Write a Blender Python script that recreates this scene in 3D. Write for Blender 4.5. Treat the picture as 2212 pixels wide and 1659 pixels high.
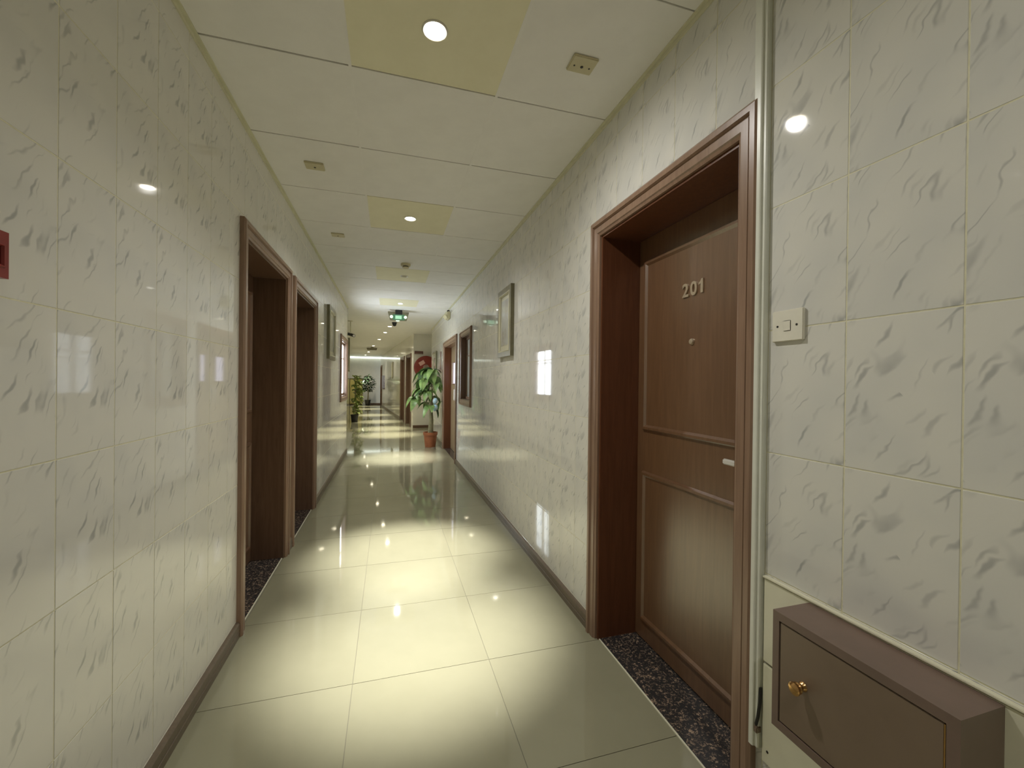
import bpy, bmesh, math, random
from mathutils import Vector, Matrix, Euler

for o in list(bpy.data.objects):
    bpy.data.objects.remove(o)
random.seed(7)
scn = bpy.context.scene
col = scn.collection

# ------------------------------------------------------------------ camera
EYE = 1.261
XL, XR, ZC = -0.702, 0.9976, 2.528          # left wall, right wall, ceiling height
cam = bpy.data.cameras.new('camera')
camo = bpy.data.objects.new('camera', cam)
col.objects.link(camo)
cam.sensor_fit = 'HORIZONTAL'
cam.sensor_width = 36.0
cam.lens = 899.2 / 2212 * 36.0
cam.clip_start = 0.02
cam.clip_end = 200
_y, _p, _r = (math.radians(a) for a in (16.463, -0.245, 0.695))
fw = Vector((math.sin(_y) * math.cos(_p), math.cos(_y) * math.cos(_p), math.sin(_p)))
r0 = Vector((math.cos(_y), -math.sin(_y), 0))
u0 = r0.cross(fw)
rr = math.cos(_r) * r0 + math.sin(_r) * u0
uu = math.cos(_r) * u0 - math.sin(_r) * r0
m = Matrix((rr, uu, -fw)).transposed().to_4x4()
m.translation = (0, 0, EYE)
camo.matrix_world = m
scn.camera = camo

# ------------------------------------------------------------------ world and exposure
w = bpy.data.worlds.new('world')
scn.world = w
w.use_nodes = True
w.node_tree.nodes['Background'].inputs[0].default_value = (0.75, 0.85, 1.0, 1)
w.node_tree.nodes['Background'].inputs[1].default_value = 1.0
scn.view_settings.view_transform = 'Standard'
scn.view_settings.look = 'None'
scn.view_settings.gamma = 1
scn.view_settings.use_curve_mapping = False
scn.view_settings.exposure = 0.74
scn.cycles.max_bounces = 8
scn.cycles.diffuse_bounces = 6
scn.cycles.glossy_bounces = 4

LAMP_NARROW, LAMP_WIDE = 470.0, 38.0
LAMP_COLOUR = (1.0, 0.975, 0.925)


# ------------------------------------------------------------------ materials
def lin(c):
    return tuple(((v / 255) / 12.92 if v / 255 <= 0.04045 else ((v / 255 + 0.055) / 1.055) ** 2.4) for v in c)


def mat(name, rgb, rough=0.5, metal=0.0, spec=0.5, emit=None, estr=0.0, coat=0.0):
    m = bpy.data.materials.new(name)
    m.use_nodes = True
    b = m.node_tree.nodes['Principled BSDF']
    b.inputs['Base Color'].default_value = (*rgb, 1)
    b.inputs['Roughness'].default_value = rough
    b.inputs['Metallic'].default_value = metal
    b.inputs['Specular IOR Level'].default_value = spec
    b.inputs['Coat Weight'].default_value = coat
    if emit:
        b.inputs['Emission Color'].default_value = (*emit, 1)
        b.inputs['Emission Strength'].default_value = estr
    return m


class N:
    """tiny node helper"""
    def __init__(s, m):
        s.t = m.node_tree
        s.b = s.t.nodes['Principled BSDF']

    def n(s, typ, **kw):
        q = s.t.nodes.new(typ)
        for k, v in kw.items():
            setattr(q, k, v)
        return q

    def link(s, a, b):
        s.t.links.new(a, b)

    def math(s, op, a, b=None, c=None, clamp=False):
        q = s.n('ShaderNodeMath', operation=op, use_clamp=clamp)
        for i, v in enumerate((a, b, c)):
            if v is None:
                continue
            if isinstance(v, (int, float)):
                q.inputs[i].default_value = v
            else:
                s.link(v, q.inputs[i])
        return q.outputs[0]

    def noise(s, vec, scale, detail=2.0, rough=0.5, dist=0.0):
        q = s.n('ShaderNodeTexNoise')
        s.link(vec, q.inputs['Vector'])
        q.inputs['Scale'].default_value = scale
        q.inputs['Detail'].default_value = detail
        q.inputs['Roughness'].default_value = rough
        q.inputs['Distortion'].default_value = dist
        return q.outputs['Fac']

    def mapr(s, v, a, b, c, d):
        q = s.n('ShaderNodeMapRange', interpolation_type='SMOOTHSTEP')
        s.link(v, q.inputs[0])
        for i, x in enumerate((a, b, c, d)):
            q.inputs[i + 1].default_value = x
        return q.outputs[0]

    def mix(s, fac, c1, c2):
        q = s.n('ShaderNodeMix', data_type='RGBA')
        if isinstance(fac, (int, float)):
            q.inputs[0].default_value = fac
        else:
            s.link(fac, q.inputs[0])
        for i, c in ((6, c1), (7, c2)):
            if isinstance(c, tuple):
                q.inputs[i].default_value = (*c, 1)
            else:
                s.link(c, q.inputs[i])
        return q.outputs[2]

    def comb(s, x, y, z):
        q = s.n('ShaderNodeCombineXYZ')
        for i, v in enumerate((x, y, z)):
            if isinstance(v, (int, float)):
                q.inputs[i].default_value = v
            else:
                s.link(v, q.inputs[i])
        return q.outputs[0]


def marble(name, usign):
    """white glazed wall tile printed with short grey diagonal veins"""
    m = mat(name, (0.62, 0.60, 0.55), 0.04, spec=0.5)
    k = N(m)
    tc = k.n('ShaderNodeTexCoord').outputs['Object']
    sp = k.n('ShaderNodeSeparateXYZ')
    k.link(tc, sp.inputs[0])
    rnd = k.n('ShaderNodeObjectInfo').outputs['Random']
    var = k.math('MULTIPLY', k.math('FLOOR', k.math('MULTIPLY', rnd, 1.99)), 4.37)
    u = k.math('MULTIPLY', sp.outputs[1], usign)
    v = sp.outputs[2]
    base = k.comb(u, v, var)
    wob = k.math('MULTIPLY', k.math('SUBTRACT', k.noise(base, 14, 2, 0.55), 0.5), 0.060)
    th = math.radians(57)
    a = k.math('ADD', k.math('MULTIPLY', u, math.cos(th)), k.math('MULTIPLY', v, math.sin(th)))
    b = k.math('ADD', k.math('MULTIPLY', u, -math.sin(th)), k.math('MULTIPLY', v, math.cos(th)))
    b = k.math('ADD', b, wob)
    vo = k.n('ShaderNodeTexVoronoi', voronoi_dimensions='3D', feature='F1')
    vo.inputs['Scale'].default_value = 1.0
    k.link(k.comb(k.math('MULTIPLY', a, 10.5), k.math('MULTIPLY', b, 62.0), k.math('MULTIPLY', var, 3.1)), vo.inputs['Vector'])
    sc = k.n('ShaderNodeSeparateColor')
    k.link(vo.outputs['Color'], sc.inputs[0])
    keep = k.mapr(sc.outputs[0], 0.55, 0.90, 0.0, 1.0)
    dash = k.math('MULTIPLY', k.mapr(vo.outputs['Distance'], 0.10, 0.42, 1.0, 0.0), keep)
    strv = k.comb(k.math('MULTIPLY', a, 0.16), b, var)
    ridge = k.math('ABSOLUTE', k.math('SUBTRACT', k.noise(strv, 15, 1.0, 0.5), 0.5))
    msk = k.mapr(k.noise(base, 12, 1, 0.5), 0.48, 0.64, 0.0, 1.0)
    thin = k.math('MULTIPLY', k.mapr(ridge, 0.0, 0.026, 0.75, 0.0), msk)
    vein = k.math('MAXIMUM', dash, thin)
    cloud = k.mapr(k.noise(base, 5, 2), 0.35, 0.7, 0.0, 1.0)
    c0 = k.mix(cloud, (0.735, 0.72, 0.66), (0.67, 0.665, 0.625))
    c = k.mix(k.math('MULTIPLY', vein, 0.58), c0, (0.25, 0.26, 0.26))
    k.link(c, k.b.inputs['Base Color'])
    return m


def wood(name, c1, c2, rough, spec=0.5, coat=0.0):
    m = mat(name, c1, rough, spec=spec, coat=coat)
    m.node_tree.nodes['Principled BSDF'].inputs['Coat Roughness'].default_value = 0.26
    m.node_tree.nodes['Principled BSDF'].inputs['Coat IOR'].default_value = 1.75
    k = N(m)
    tc = k.n('ShaderNodeTexCoord').outputs['Object']
    mp = k.n('ShaderNodeMapping')
    mp.inputs['Scale'].default_value = (18, 18, 1.2)
    k.link(tc, mp.inputs[0])
    n = k.noise(mp.outputs[0], 3.0, 5, 0.65, 0.6)
    k.link(k.mix(k.mapr(n, 0.3, 0.7, 0, 1), c1, c2), k.b.inputs['Base Color'])
    return m


def speckle(name, c1, c2, scale, lo, hi, rough):
    m = mat(name, c1, rough)
    k = N(m)
    tc = k.n('ShaderNodeTexCoord').outputs['Object']
    n = k.noise(tc, scale, 3, 0.75)
    n2 = k.noise(tc, scale * 0.35, 2, 0.6)
    f = k.math('MULTIPLY', k.mapr(n, lo, hi, 0, 1), k.mapr(n2, 0.4, 0.6, 0.35, 1))
    k.link(k.mix(f, c1, c2), k.b.inputs['Base Color'])
    return m


def mottled(name, c1, c2, scale, rough, spec=0.5, bump=0.0):
    m = mat(name, c1, rough, spec=spec)
    k = N(m)
    tc = k.n('ShaderNodeTexCoord').outputs['Object']
    n = k.noise(tc, scale, 4, 0.6)
    k.link(k.mix(k.mapr(n, 0.35, 0.65, 0, 1), c1, c2), k.b.inputs['Base Color'])
    if bump:
        bp = k.n('ShaderNodeBump')
        bp.inputs['Strength'].default_value = bump
        bp.inputs['Distance'].default_value = 0.002
        k.link(n, bp.inputs['Height'])
        k.link(bp.outputs[0], k.b.inputs['Normal'])
    return m


M = {}
M['tile_l'] = marble('marble_tile_left', 1)
M['tile_r'] = marble('marble_tile_right', -1)
M['grout'] = mottled('grout', (0.74, 0.71, 0.52), (0.68, 0.65, 0.46), 60, 0.6)
M['plainwall'] = mottled('plain_wall', (0.72, 0.70, 0.62), (0.68, 0.665, 0.59), 4, 0.08)
M['floor'] = mottled('polished_floor_tile', (0.290, 0.280, 0.188), (0.275, 0.265, 0.177), 2.5, 0.045, spec=0.5)
M['floor_grout'] = mat('floor_grout', (0.17, 0.16, 0.11), 0.6)
M['ceil'] = mottled('ceiling_panel', (0.88, 0.865, 0.83), (0.85, 0.835, 0.80), 6, 0.6, bump=0.05)
M['ceil_y'] = mottled('ceiling_panel_yellow', (0.86, 0.82, 0.60), (0.83, 0.79, 0.57), 7, 0.5)
M['ceil_gap'] = mat('ceiling_gap', (0.22, 0.20, 0.15), 0.8)
M['cornice'] = mottled('cornice_metal', (0.70, 0.68, 0.50), (0.65, 0.63, 0.46), 9, 0.35)
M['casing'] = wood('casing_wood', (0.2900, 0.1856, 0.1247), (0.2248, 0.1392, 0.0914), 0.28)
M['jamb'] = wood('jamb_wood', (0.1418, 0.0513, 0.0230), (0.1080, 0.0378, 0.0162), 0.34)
M['leaf'] = wood('leaf_wood', (0.1750, 0.0896, 0.0420), (0.1372, 0.0686, 0.0308), 0.34, 0.8, 1.0)
M['dark'] = wood('dark_wood', (0.1555, 0.0907, 0.0562), (0.1166, 0.0670, 0.0410), 0.30)
M['tan'] = wood('tan_wood', (0.30, 0.225, 0.13), (0.26, 0.19, 0.11), 0.4)
M['base'] = wood('skirting_wood', (0.165, 0.125, 0.085), (0.13, 0.10, 0.068), 0.3)
M['granite'] = speckle('granite', (0.030, 0.029, 0.030), (0.40, 0.29, 0.20), 105, 0.52, 0.62, 0.22)
M['white'] = mottled('white_plastic', (0.76, 0.77, 0.68), (0.72, 0.73, 0.64), 12, 0.3)
M['cream'] = mottled('cream_panel', (0.74, 0.72, 0.56), (0.70, 0.68, 0.53), 8, 0.3)
M['switch'] = mottled('switch_plastic', (0.80, 0.77, 0.66), (0.77, 0.74, 0.63), 20, 0.3)
M['plate'] = mottled('yellowed_plastic', (0.62, 0.57, 0.37), (0.58, 0.53, 0.34), 20, 0.4)
M['black'] = mottled('black_plastic', (0.015, 0.014, 0.012), (0.022, 0.02, 0.018), 30, 0.4)
M['brass'] = mat('brass', (0.60, 0.36, 0.15), 0.22, 1.0)
M['steel'] = mat('brushed_metal', (0.80, 0.78, 0.74), 0.4, 0.35)
M['digit'] = mat('digit_metal', (0.62, 0.52, 0.38), 0.35, 0.6)
M['boxbrown'] = mottled('painted_brown_box', (0.1958, 0.1421, 0.0986), (0.1740, 0.1232, 0.0841), 5, 0.33)
M['boxtop'] = mottled('painted_brown_top', (0.1890, 0.1288, 0.1008), (0.1610, 0.1120, 0.0868), 6, 0.36)
M['red'] = mottled('red_plastic', (0.26, 0.030, 0.026), (0.22, 0.024, 0.02), 14, 0.3)
M['reddark'] = mat('red_recess', (0.10, 0.008, 0.007), 0.4)
M['reelred'] = mottled('red_reel_paint', (0.25, 0.035, 0.022), (0.21, 0.028, 0.018), 8, 0.35)
M['signred'] = mottled('dull_red_sign', (0.15, 0.055, 0.045), (0.12, 0.045, 0.038), 8, 0.4)
M['paper'] = mat('pale_sticker', (0.70, 0.42, 0.36), 0.5)
M['hub'] = mottled('grey_hub', (0.28, 0.20, 0.15), (0.24, 0.17, 0.13), 12, 0.4)
M['gold'] = mottled('dull_gold_frame', (0.22, 0.20, 0.12), (0.18, 0.165, 0.10), 16, 0.3)
M['mount'] = mottled('picture_mount', (0.62, 0.60, 0.45), (0.58, 0.56, 0.42), 6, 0.05)
M['print'] = mottled('picture_print', (0.46, 0.47, 0.45), (0.34, 0.32, 0.27), 5, 0.04)
M['pane_lit'] = mat('daylit_frosted_pane', (0.6, 0.63, 0.65), 0.15, emit=(0.84, 0.93, 1.0), estr=9.0)
M['pane_door'] = mat('lit_vision_pane', (0.45, 0.42, 0.48), 0.1, emit=(0.78, 0.76, 1.0), estr=0.75)
M['pane_grey'] = mottled('curtained_pane', (0.62, 0.63, 0.58), (0.50, 0.51, 0.47), 3, 0.04)
M['lens'] = mat('lamp_lens', (1, 1, 1), 0.3, emit=(1.0, 0.97, 0.90), estr=28)
M['lens_warm'] = mat('lamp_lens_warm', (1, 1, 1), 0.3, emit=(1.0, 0.90, 0.66), estr=12)
M['lens_off'] = mat('lamp_lens_off', (0.45, 0.40, 0.26), 0.3)
M['ring'] = mat('lamp_ring', (0.70, 0.68, 0.62), 0.3, 0.3)
M['strip'] = mat('end_glow', (0.9, 0.9, 0.85), 0.3, emit=(0.92, 1.0, 0.90), estr=1.1)  # weak glow for the bright ceiling band, not a real lamp
M['green'] = mat('green_sign_face', (0.03, 0.12, 0.06), 0.3, emit=(0.16, 0.42, 0.22), estr=0.16)
M['greenlight'] = mat('green_sign_print', (0.4, 0.7, 0.5), 0.3, emit=(0.45, 0.9, 0.55), estr=0.25)
M['greenlamp'] = mat('green_sign_lamp', (0.8, 0.95, 0.8), 0.3, emit=(0.75, 1.0, 0.75), estr=0.45)
M['terracotta'] = mottled('terracotta', (0.36, 0.125, 0.048), (0.30, 0.10, 0.04), 10, 0.6)
M['soil'] = mottled('soil', (0.035, 0.024, 0.016), (0.06, 0.04, 0.026), 60, 0.9)
M['bark'] = mottled('bark', (0.30, 0.26, 0.15), (0.22, 0.20, 0.11), 25, 0.8)
M['leafg'] = mottled('green_leaf', (0.24, 0.36, 0.11), (0.11, 0.20, 0.055), 9, 0.35)
M['leafd'] = mottled('dark_green_leaf', (0.035, 0.075, 0.030), (0.06, 0.115, 0.045), 9, 0.4)
M['leafy'] = mottled('yellow_green_leaf', (0.30, 0.34, 0.08), (0.13, 0.20, 0.05), 9, 0.4)
M['pale_blue_form'] = mottled('pale_blue', (0.42, 0.58, 0.66), (0.30, 0.48, 0.58), 20, 0.4)
M['cabyellow'] = mottled('yellow_cabinet', (0.48, 0.42, 0.14), (0.43, 0.37, 0.12), 5, 0.4)
M['poster'] = mottled('purple_poster', (0.14, 0.13, 0.24), (0.46, 0.46, 0.58), 9, 0.4)


# ------------------------------------------------------------------ mesh helpers
class Frame:
    """a wall plane: o = origin, a = direction along it, n = normal into the room"""
    def __init__(s, o, a, n):
        s.o, s.a, s.n = Vector(o), Vector(a).normalized(), Vector(n).normalized()

    def __call__(s, y, p, z):
        return s.o + s.a * y + s.n * p + Vector((0, 0, z))


FL = Frame((XL, 0, 0), (0, 1, 0), (1, 0, 0))
FR = Frame((XR, 0, 0), (0, 1, 0), (-1, 0, 0))
FF = Frame((0, 0, 0), (0, 1, 0), (1, 0, 0))       # plain world: y along Y, p along X


class MB:
    def __init__(s):
        s.v, s.f = [], []

    def add(s, vs, fs):
        k = len(s.v)
        s.v += [tuple(v) for v in vs]
        s.f += [tuple(i + k for i in f) for f in fs]
        return s

    def box(s, fr, y, p, z):
        """y, p, z are (lo, hi) in wall coordinates"""
        vs = [fr(a, b, c) for a in y for b in p for c in z]
        return s.add(vs, [(0, 1, 3, 2), (4, 6, 7, 5), (0, 4, 5, 1), (2, 3, 7, 6), (0, 2, 6, 4), (1, 5, 7, 3)])

    def lathe(s, c, axis, prof, n=20):
        """prof = [(radius, distance along axis)]"""
        c, ax = Vector(c), Vector(axis).normalized()
        e1 = ax.orthogonal().normalized()
        e2 = ax.cross(e1)
        vs = []
        for r, d in prof:
            for i in range(n):
                t = 2 * math.pi * i / n
                vs.append(c + ax * d + (e1 * math.cos(t) + e2 * math.sin(t)) * r)
        fs = []
        for j in range(len(prof) - 1):
            for i in range(n):
                i2 = (i + 1) % n
                fs.append((j * n + i, j * n + i2, (j + 1) * n + i2, (j + 1) * n + i))
        fs.append(tuple(range(n)))
        fs.append(tuple((len(prof) - 1) * n + i for i in range(n)))
        return s.add(vs, fs)

    def tube(s, pts, rad, n=8):
        pts = [Vector(p) for p in pts]
        if isinstance(rad, (int, float)):
            rad = [rad] * len(pts)
        vs = []
        for i, p in enumerate(pts):
            d = (pts[min(i + 1, len(pts) - 1)] - pts[max(i - 1, 0)]).normalized()
            e1 = d.orthogonal().normalized() if i == 0 else (pe - d * pe.dot(d)).normalized()
            pe = e1
            e2 = d.cross(e1)
            for j in range(n):
                t = 2 * math.pi * j / n
                vs.append(p + (e1 * math.cos(t) + e2 * math.sin(t)) * rad[i])
        fs = []
        for i in range(len(pts) - 1):
            for j in range(n):
                j2 = (j + 1) % n
                fs.append((i * n + j, i * n + j2, (i + 1) * n + j2, (i + 1) * n + j))
        fs.append(tuple(range(n)))
        fs.append(tuple((len(pts) - 1) * n + j for j in range(n)))
        return s.add(vs, fs)

    def mesh(s, name, material, loc=(0, 0, 0), smooth=False, bevel=0.0):
        me = bpy.data.meshes.new(name)
        L = Vector(loc)
        me.from_pydata([tuple(Vector(v) - L) for v in s.v], [], s.f)
        bm = bmesh.new()
        bm.from_mesh(me)
        bmesh.ops.remove_doubles(bm, verts=bm.verts, dist=1e-6)
        bmesh.ops.recalc_face_normals(bm, faces=bm.faces)
        if bevel:
            bmesh.ops.bevel(bm, geom=list(bm.edges), offset=bevel, segments=2, affect='EDGES', clamp_overlap=True)
        bm.to_mesh(me)
        bm.free()
        me.materials.append(material)
        if smooth:
            me.shade_smooth()
            try:
                me.set_sharp_from_angle(angle=math.radians(38))
            except Exception:
                pass
        return me

    def build(s, name, material, parent=None, loc=None, smooth=False, bevel=0.0):
        """parent: parts are expressed relative to the parent's location"""
        L = Vector(loc) if loc is not None else (origin(parent) if parent else Vector((0, 0, 0)))
        o = bpy.data.objects.new(name, s.mesh(name, material, L, smooth, bevel))
        col.objects.link(o)
        if parent:
            o.parent = parent
            o.location = L - origin(parent)
        else:
            o.location = L
        return o


def origin(o):
    v = Vector(o.location)
    while o.parent:
        o = o.parent
        v += Vector(o.location)
    return v


def tag(o, label, cat=None, group=None, kind=None):
    o['label'] = label
    if cat:
        o['category'] = cat
    if group:
        o['group'] = group
    if kind:
        o['kind'] = kind
    return o


def thing(name, loc, label, cat=None, group=None, kind=None):
    o = bpy.data.objects.new(name, None)
    o.empty_display_size = 0.05
    col.objects.link(o)
    o.location = loc
    return tag(o, label, cat, group, kind)


def inst(name, me, parent, loc):
    o = bpy.data.objects.new(name, me)
    col.objects.link(o)
    o.parent = parent
    o.location = Vector(loc) - origin(parent)
    return o


def subtract(rects, hole):
    out = []
    a0, a1, b0, b1 = hole
    for (y0, y1, z0, z1) in rects:
        if a0 >= y1 or a1 <= y0 or b0 >= z1 or b1 <= z0:
            out.append((y0, y1, z0, z1))
            continue
        if y0 < a0:
            out.append((y0, a0, z0, z1))
        if a1 < y1:
            out.append((a1, y1, z0, z1))
        m0, m1 = max(y0, a0), min(y1, a1)
        if z0 < b0:
            out.append((m0, m1, z0, b0))
        if b1 < z1:
            out.append((m0, m1, b1, z1))
    return [r for r in out if r[1] - r[0] > 0.004 and r[3] - r[2] > 0.004]


def cap(mb, fr, y0, y1, z0, z1, back, top, inset):
    """tile with chamfered rim: rim at p=back, face at p=top"""
    i = inset
    vs = [fr(y0, back, z0), fr(y1, back, z0), fr(y1, back, z1), fr(y0, back, z1),
          fr(y0, top - i, z0), fr(y1, top - i, z0), fr(y1, top - i, z1), fr(y0, top - i, z1),
          fr(y0 + i, top, z0 + i), fr(y1 - i, top, z0 + i), fr(y1 - i, top, z1 - i), fr(y0 + i, top, z1 - i)]
    fs = []
    for k in (0, 4):
        for j in range(4):
            j2 = (j + 1) % 4
            fs.append((k + j, k + j2, k + 4 + j2, k + 4 + j))
    fs += [(8, 9, 10, 11), (3, 2, 1, 0)]
    mb.add(vs, fs)


# ------------------------------------------------------------------ openings (y0, y1, z0, z1)
DOOR_A = (2.395, 3.275, 0.0, 1.975)
DOOR_B = (3.545, 4.425, 0.0, 1.965)
DOOR_201 = (0.997, 1.846, 0.0, 1.987)
DOOR_R2 = (6.43, 7.86, 0.0, 1.915)
WIN_L = (6.74, 7.56, 1.00, 1.885)
WIN_R = (5.245, 5.955, 1.005, 1.90)
Y_BACK, Y_LEFT_END, Y_RIGHT_END, Y_END = -2.4, 7.75, 10.36, 23.1
TW, TH = 0.2035, 0.3325
TG = 0.0028


def tiled_wall(name, fr, y_end, y_off, holes, mt, label, first, last):
    L = fr(0, 0, 0)
    root = thing(name, L, label, kind='structure')
    mb = MB()
    rects = [(Y_BACK, y_end, -0.02, ZC + 0.12)]
    for h in holes:
        rects = subtract(rects, (h[0], h[1], h[2] - (0.05 if h[2] == 0 else 0), h[3]))
    for r in rects:
        mb.box(fr, (r[0], r[1]), (-0.26, -0.0008), (r[2], r[3]))
    mb.build('backing', M['grout'], root)
    full = None
    rest = MB()
    k0 = math.floor((Y_BACK - y_off) / TW)
    k1 = math.ceil((y_end - y_off) / TW)
    for k in range(k0, k1):
        for j in range(-3, 6):
            ya, za = y_off + k * TW, 0.745 + j * TH
            y0, y1 = max(ya, Y_BACK), min(ya + TW, y_end)
            z0, z1 = max(za, 0.0), min(za + TH, ZC + 0.02)
            if z1 - z0 < 0.01 or y1 - y0 < 0.01:
                continue
            cell = (y0 + TG / 2, y1 - TG / 2, z0 + TG / 2, z1 - TG / 2)
            rs = [cell]
            for h in holes:
                rs = subtract(rs, h)
            if not rs:
                continue
            whole = (rs == [cell] and abs(y0 - ya) < 1e-6 and abs(y1 - ya - TW) < 1e-6 and z0 == za and z1 == za + TH)
            if not (first <= ya < last):
                for r in rs:
                    cap(rest, fr, *r, -0.006, 0.0, 0.0007)
                continue
            loc = fr(ya, 0, za)
            if whole:
                if full is None:
                    q = MB()
                    cap(q, fr, *cell, -0.006, 0.0, 0.0007)
                    full = q.mesh('tile', mt, loc)
                inst('tile', full, root, loc)
            else:
                q = MB()
                for r in rs:
                    cap(q, fr, *r, -0.006, 0.0, 0.0007)
                inst('tile', q.mesh('tile', mt, loc), root, loc)
    o = rest.build('tile_field', mt, root)
    o['kind'] = 'stuff'
    return root


tiled_wall('wall_left', FL, Y_LEFT_END, 1.163 - TW, [DOOR_A, DOOR_B, WIN_L], M['tile_l'],
           'long left wall of glossy white tiles with grey veins', -0.6, 6.4)
tiled_wall('wall_right', FR, Y_RIGHT_END, 0.695 - TW, [DOOR_201, DOOR_R2, WIN_R], M['tile_r'],
           'right wall of glossy veined white tiles around door 201', -0.8, 6.2)

# far wing walls: the corridor bends a little to the left past the near left wall
LA = Vector((-0.082, 1, 0)).normalized()
RA = Vector((-0.094, 1, 0)).normalized()
FWL = Frame((XL, Y_LEFT_END, 0), LA, (LA.y, -LA.x, 0))
FWR = Frame((0.62, 11.45, 0), RA, (-RA.y, RA.x, 0))
FREEL = Frame((0.62, 11.45, 0), (1, 0, 0), (0, -1, 0))
FEND = Frame((-3.2, Y_END, 0), (1, 0, 0), (0, -1, 0))
WD1 = (0.42, 1.24, 0.0, 1.95)
WD2 = (1.80, 2.62, 0.0, 1.95)
WD3 = (10.25, 10.85, 0.0, 1.95)


def plain_wall(name, fr, y0, y1, holes, label, thick=0.25):
    mb = MB()
    rects = [(y0, y1, -0.02, ZC + 0.12)]
    for h in holes:
        rects = subtract(rects, (h[0], h[1], h[2] - (0.05 if h[2] == 0 else 0), h[3]))
    for r in rects:
        mb.box(fr, (r[0], r[1]), (-thick, 0), (r[2], r[3]))
    o = mb.build(name, M['plainwall'], loc=fr(y0, 0, 0))
    return tag(o, label, kind='structure')


plain_wall('wall_left_far', FWL, 0, 15.5, [], 'left wall of the far corridor past the bend')
plain_wall('wall_right_far', FWR, 0.0, 11.0, [WD1, WD2, WD3], 'right wall of the far corridor with dark doors')
plain_wall('wall_reel', FREEL, 0.0, 2.4, [], 'short facing wall that carries the fire hose reel', 0.2)
plain_wall('wall_end', FEND, 0, 6.4, [], 'end wall of the far corridor')
plain_wall('wall_back', Frame((-1.2, Y_BACK, 0), (1, 0, 0), (0, 1, 0)), 0, 2.6, [], 'wall closing the corridor behind the viewer')
plain_wall('wall_side', Frame((2.6, 10.2, 0), (0, 1, 0), (-1, 0, 0)), 0, 1.4, [], 'end of the side passage beside the hose reel')
plain_wall('wall_passage', Frame((XR + 0.26, Y_RIGHT_END - 0.2, 0), (1, 0, 0), (0, 1, 0)), 0, 1.6, [], 'near wall of the side passage', 0.2)

# ------------------------------------------------------------------ floor
PT = 0.58
FX0, FY0 = -0.132, 1.835
froot = thing('floor', (0, 0, 0), 'polished cream floor tiles running down the corridor', kind='structure')
MB().box(FF, (Y_BACK - 0.1, Y_END + 0.1), (-3.3, 2.7), (-0.12, -0.002)).build('screed', M['floor_grout'], froot)
HZ = Frame((0, 0, 0), (0, 1, 0), (1, 0, 0))


def slab(mb, x0, x1, y0, y1, zb, zt, i):
    vs = []
    for (z, d) in ((zb, 0), (zt - math.copysign(i, zt - zb), 0), (zt, i)):
        vs += [(x0 + d, y0 + d, z), (x1 - d, y0 + d, z), (x1 - d, y1 - d, z), (x0 + d, y1 - d, z)]
    fs = [(0, 1, 2, 3), (8, 9, 10, 11)]
    for k in (0, 4):
        for j in range(4):
            j2 = (j + 1) % 4
            fs.append((k + j, k + j2, k + 4 + j2, k + 4 + j))
    mb.add(vs, fs)


g = 0.0026
full = None
for k in range(-8, 37):
    for j in range(-4, 5):
        x0, x1 = FX0 + j * PT, FX0 + (j + 1) * PT
        y0, y1 = FY0 + k * PT, FY0 + (k + 1) * PT
        if k < 10:
            if j < -1 or j > 1:
                continue
            x0, x1 = max(x0, XL - 0.0), min(x1, XR + 0.012)
        y0, y1 = max(y0, Y_BACK), min(y1, Y_END)
        yc = (y0 + y1) / 2
        if y1 - y0 < 0.02 or x1 - x0 < 0.02:
            continue
        lx = XL + LA.x / LA.y * (yc - Y_LEFT_END)
        rx = 0.62 + RA.x / RA.y * (yc - 11.45) if yc > 11.6 else 1.6
        if yc > Y_LEFT_END and (x1 < lx - 0.1 or x0 > rx + 0.1):
            continue
        q = MB()
        slab(q, x0 + g / 2, x1 - g / 2, y0 + g / 2, y1 - g / 2, -0.008, 0, 0.00005)
        loc = (x0, y0, 0)
        if abs(x1 - x0 - PT) < 1e-6 and abs(y1 - y0 - PT) < 1e-6:
            if full is None:
                full = q.mesh('tile', M['floor'], loc)
            inst('tile', full, froot, loc)
        else:
            inst('tile', q.mesh('tile', M['floor'], loc), froot, loc)

# ------------------------------------------------------------------ ceiling
CX, CP, CY0 = (-0.164, 0.444), 0.613, 1.803
croot = thing('ceiling', (0, 0, ZC), 'suspended ceiling of pale square panels', kind='structure')
MB().box(FF, (Y_BACK - 0.1, Y_END + 0.1), (-3.3, 2.7), (ZC + 0.010, ZC + 0.10)).build('plenum', M['ceil_gap'], croot)
cols = [(XL, CX[0]), CX, (CX[1], XR)]
LAMP_ROWS = (-4, -1, 2, 5, 8)
meshes = {}
for k in range(-7, 10):
    y0, y1 = CY0 + k * CP, CY0 + (k + 1) * CP
    y0 = max(y0, Y_BACK)
    for ci, (x0, x1) in enumerate(cols):
        yel = ci == 1 and k in LAMP_ROWS
        gy = 0.0085 if random.random() < 0.75 else 0.005
        key = (ci, yel, gy, round(y1 - y0, 4))
        if key not in meshes:
            q = MB()
            slab(q, x0 + 0.0012, x1 - 0.0012, y0 + gy / 2, y1 - gy / 2, ZC + 0.012, ZC, 0.001)
            meshes[key] = q.mesh('panel', M['ceil_y'] if yel else M['ceil'], (x0, y0, ZC))
        inst('panel', meshes[key], croot, (x0, y0, ZC))
yf = CY0 + 10 * CP
q = MB()
slab(q, -3.3, 2.7, yf + 0.003, Y_END + 0.1, ZC + 0.012, ZC, 0.001)
q.build('panel', M['ceil'], croot, loc=(-3.3, yf, ZC))
# light longitudinal tees
for x in CX:
    MB().box(FF, (Y_BACK, yf), (x - 0.006, x + 0.006), (ZC - 0.0012, ZC + 0.004)).build('tee', M['ceil'], croot)
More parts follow.
